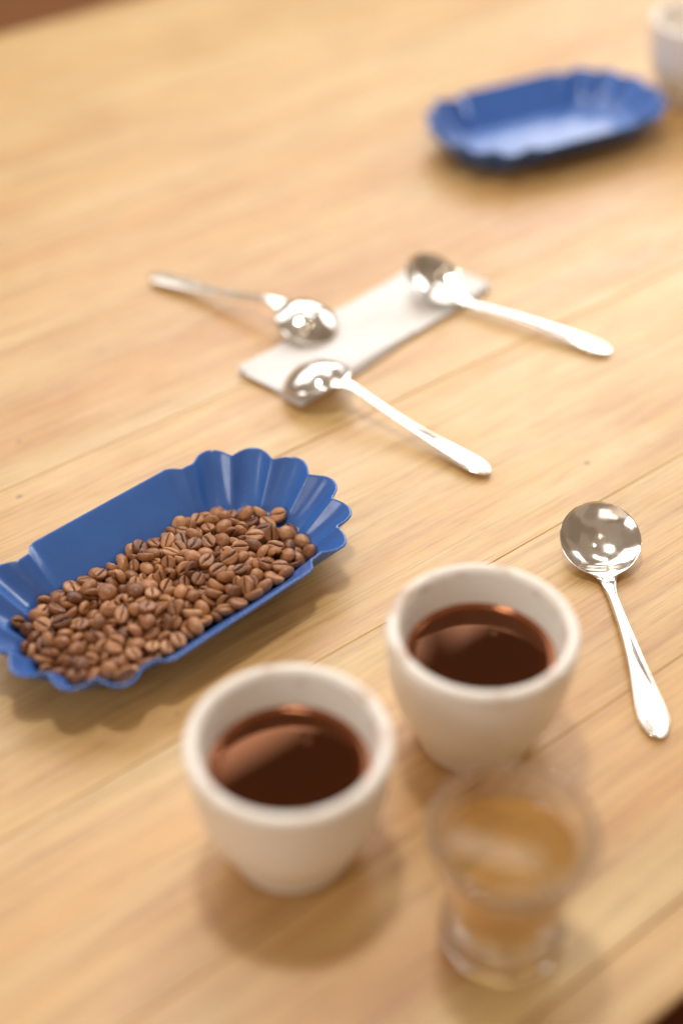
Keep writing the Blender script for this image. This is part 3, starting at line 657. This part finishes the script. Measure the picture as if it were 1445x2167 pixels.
link('body', me, M['glass'], g)
V, F = lathe([(0.0, 0.0122), (0.0091, 0.0124), (0.0157, 0.0139), (0.0178, 0.0169), (0.0198, 0.0254), (0.0236, 0.0434), (0.0263, 0.0560), (0.0265, 0.0571), (0.0259, 0.0564), (0.0249, 0.0561), (0.0, 0.0561)], 96)
t = link('amber_drink', mesh('amber_drink', V, F), M['tea']); t.location = (*GL, 0)
tag(t, 'amber drink filling the clear tumbler at the front', 'drink')

# ------------------------------------------------------------------ folded napkin
def napkin():
    L, Wd = 0.189, 0.057
    V, F = [], []
    nx, ny = 64, 22
    rnd = random.Random(3)
    def h(x, y): return 0.0005 * sin(38 * x + 9) + 0.0005 * sin(75 * x + 90 * y) + 0.0004 * sin(150 * y + 35 * x) + 0.0006 * exp(-((x - 0.02 - 0.3 * y) / 0.0012) ** 2) + 0.0006 * exp(-((x + 0.047 + 0.1 * y) / 0.0012) ** 2)
    lay = []
    for (z, sx, sy, ox, oy) in ((0.0008, 1.0, 1.0, 0, 0), (0.0021, 0.992, 0.985, 0.0006, -0.0004), (0.0034, 0.998, 0.99, -0.0005, 0.0003)):
        lay.append((z, sx, sy, ox, oy))
    me_l = []
    for z, sx, sy, ox, oy in lay:
        V, F = [], []
        for top in (1, 0):
            for i in range(nx + 1):
                for j in range(ny + 1):
                    a, b = i / nx - 0.5, j / ny - 0.5
                    ed = min(1, (0.5 - abs(a)) * L / 0.0012) ** 0.5 * min(1, (0.5 - abs(b)) * Wd / 0.0012) ** 0.5
                    x, y = a * L * sx + ox + 0.0011 * sin(95 * b * Wd + z * 900), b * Wd * sy + oy + 0.0009 * sin(48 * a * L + z * 700)
                    zz = z + (0.00060 if top else -0.00060) * (0.15 + 0.85 * ed) + h(x, y) * (0.8 if top and z > 0.003 else 0.0) + 0.0022 * max(0.0, abs(a) + abs(b) - 0.84) / 0.16 * z / 0.0034
                    V.append((x, y, zz))
        n1 = (nx + 1) * (ny + 1)
        idx = lambda t, i, j: t * n1 + i * (ny + 1) + j
        for i in range(nx):
            for j in range(ny):
                F.append((idx(0, i, j), idx(0, i + 1, j), idx(0, i + 1, j + 1), idx(0, i, j + 1)))
                F.append((idx(1, i, j), idx(1, i, j + 1), idx(1, i + 1, j + 1), idx(1, i + 1, j)))
        for i in range(nx):
            F.append((idx(0, i, 0), idx(1, i, 0), idx(1, i + 1, 0), idx(0, i + 1, 0)))
            F.append((idx(0, i, ny), idx(0, i + 1, ny), idx(1, i + 1, ny), idx(1, i, ny)))
        for j in range(ny):
            F.append((idx(0, 0, j), idx(0, 0, j + 1), idx(1, 0, j + 1), idx(1, 0, j)))
            F.append((idx(0, nx, j), idx(1, nx, j), idx(1, nx, j + 1), idx(0, nx, j + 1)))
        me_l.append(mesh('fold_layer', V, F))
    e = empty('napkin', (0.0187, 0.8025, 0), atan2(140, 126.5))
    tag(e, 'folded white cloth napkin lying under the spoon bowls', 'napkin')
    for me in me_l: link('fold_layer', me, M['cloth'], e)
napkin()

# ------------------------------------------------------------------ cupping spoons
def spoon_meshes():
    """bowl's rim plane is z = 0 with its centre at the origin; the handle leaves at +x and bends upwards"""
    R, DEPTH = 0.0220, 0.0100
    ST = 0.133
    xs = [-R * cos(pi * i / 46) for i in range(0, 44)]
    xs = [x for x in xs if x < 0.0190]
    xs += [0.0190 + (0.040 - 0.0190) * i / 18 for i in range(18)] + [0.040 + (0.121 - 0.040) * i / 34 for i in range(34)]
    xs += [0.121 + (ST - 0.121) * sin(pi / 2 * i / 14) for i in range(15)]
    HWP = spline([(0.0190, 0.0111), (0.0212, 0.0072), (0.0238, 0.0049), (0.0285, 0.0037), (0.036, 0.0029), (0.046, 0.0028), (0.062, 0.0031), (0.082, 0.0041), (0.102, 0.0057), (0.113, 0.0066), (0.121, 0.0069)], 10)
    PHI = spline([(0.016, 0.0), (0.021, 3.0), (0.026, 14.0), (0.032, 24.0), (0.042, 29.5), (0.060, 28.0), (0.085, 24.5), (0.110, 22.0), (0.133, 22.0)], 10)
    def interp(P, x):
        for a, b in zip(P, P[1:]):
            if a[0] <= x <= b[0]: return a[1] + (b[1] - a[1]) * (x - a[0]) / max(1e-9, b[0] - a[0])
        return P[0][1] if x < P[0][0] else P[-1][1]
    def hw(x):
        if x < 0.0190: return sqrt(max(R * R - x * x, 0))
        if x < 0.121: return interp(HWP, x)
        k = (x - 0.121) / (ST - 0.121); return 0.0069 * sqrt(max(0, 1 - k * k))
    rows = []
    m = 26
    P = Vector((xs[0], 0, 0)); last = xs[0]
    for x in xs:
        ph = radians(interp(PHI, x))
        P = P + Vector((cos(ph), 0, sin(ph))) * (x - last); last = x
        Nn = Vector((-sin(ph), 0, cos(ph)))
        w = hw(x)
        row_t, row_b = [], []
        for j in range(m + 1):
            t = -cos(pi * j / m)
            y = w * t
            rr = (x * x + y * y) / (R * R)
            fade = 1.0 if x < 0.012 else smooth01(1 - (x - 0.012) / 0.014)
            d = DEPTH * max(0.0, 1 - rr) ** 0.86 * fade
            crown = 0.0
            if x > 0.020:
                q = smooth01((x - 0.020) / 0.02)
                crown = q * 0.0010 * (1 - t * t) * (1 - 1.5 * smooth01((x - 0.085) / 0.04))
            thk = 0.0011 + 0.0012 * smooth01((x - 0.02) / 0.02) * (1 - 0.55 * smooth01((x - 0.07) / 0.05))
            ed = sqrt(max(0.0, 1 - t * t * 0.985)) if x > 0.021 else min(1, max(0.12, (1 - abs(t)) * w / 0.0006))
            e2 = thk * 0.5 * min(1, ed * 1.6)
            row_t.append(P + Vector((0, y, 0)) + Nn * (crown - d + e2))
            row_b.append(P + Vector((0, y, 0)) + Nn * (crown * 0.3 - d - e2))
        rows.append(row_t + list(reversed(row_b[1:-1])))
    spoon_meshes.tip = P.copy()
    k = len(rows[0]); n = len(rows)
    V = [v for r in rows for v in r]
    F = [(i * k + j, (i + 1) * k + j, (i + 1) * k + (j + 1) % k, i * k + (j + 1) % k) for i in range(n - 1) for j in range(k)]
    N = [Vector() for _ in V]
    for f in F:
        a, b, c, d = (V[i] for i in f)
        nn = (c - a).cross(d - b)
        for i in f: N[i] += nn
    mid = (n // 4) * k + m // 2
    if N[mid].z < 0: N = [-x for x in N]; F = [tuple(reversed(f)) for f in F]
    N = [x.normalized() if x.length > 1e-14 else Vector((0, 0, 1)) for x in N]
    cutrow = min(range(n), key=lambda i: abs(xs[i] - 0.0275))
    out = []
    for nm, lo, hi in (('bowl', 0, cutrow), ('handle', cutrow, n - 1)):
        vs = V[lo * k:(hi + 1) * k]; ns = N[lo * k:(hi + 1) * k]
        fs = [tuple(i - lo * k for i in f) for f in F[lo * k:hi * k]]
        me = mesh(nm, vs, fs)
        me.normals_split_custom_set_from_vertices(ns)
        out.append((nm, me))
    return out
SPOON = spoon_meshes()
def spoon(label, bowl, tip, flip=False, roll=0.0):
    """bowl = centre of the bowl's rim in the world, tip = where the handle's end lies"""
    b, t = Vector(bowl), Vector(tip)
    e = empty('cupping_spoon')
    tag(e, label, 'spoon', 'steel cupping spoons')
    lb = Vector((0, 0, 0)); lt = spoon_meshes.tip
    lx = (lt - lb).normalized(); ly = Vector((0, 1, 0)); lz = lx.cross(ly)
    wx = (t - b).normalized(); up = Vector((0, 0, -1 if flip else 1))
    wy = up.cross(wx).normalized(); wz = wx.cross(wy)
    if roll:
        q = Quaternion(wx, roll); wy.rotate(q); wz.rotate(q)
    A = Matrix((lx, ly, lz)).transposed(); B = Matrix((wx, wy, wz)).transposed()
    Rm = B @ A.transposed()
    # share the small length error between both ends
    base = (b + t) / 2 - Rm @ ((lb + lt) / 2)
    base.z = b.z
    e.matrix_world = Matrix.Translation(base) @ Rm.to_4x4()
    for nm, me in SPOON: link(nm, me, M['steel'], e)
    return e
spoon('steel spoon lying alone on bare wood, bowl up, behind the right-hand cup', (0.1388, 0.5783, 0.0130), (0.1500, 0.4435, 0.0022))
spoon('steel spoon pointing away from the napkin to the left, bowl turned down', (-0.0210, 0.7945, 0.0108), (-0.1342, 0.8670, 0.0035), True)
spoon('steel spoon with its bowl face up on the far end of the napkin', (0.0640, 0.8405, 0.0167), (0.1732, 0.7725, 0.0026))
spoon('steel spoon turned face down on the near end of the napkin', (-0.0138, 0.7270, 0.0118), (0.0842, 0.6470, 0.0030), True)
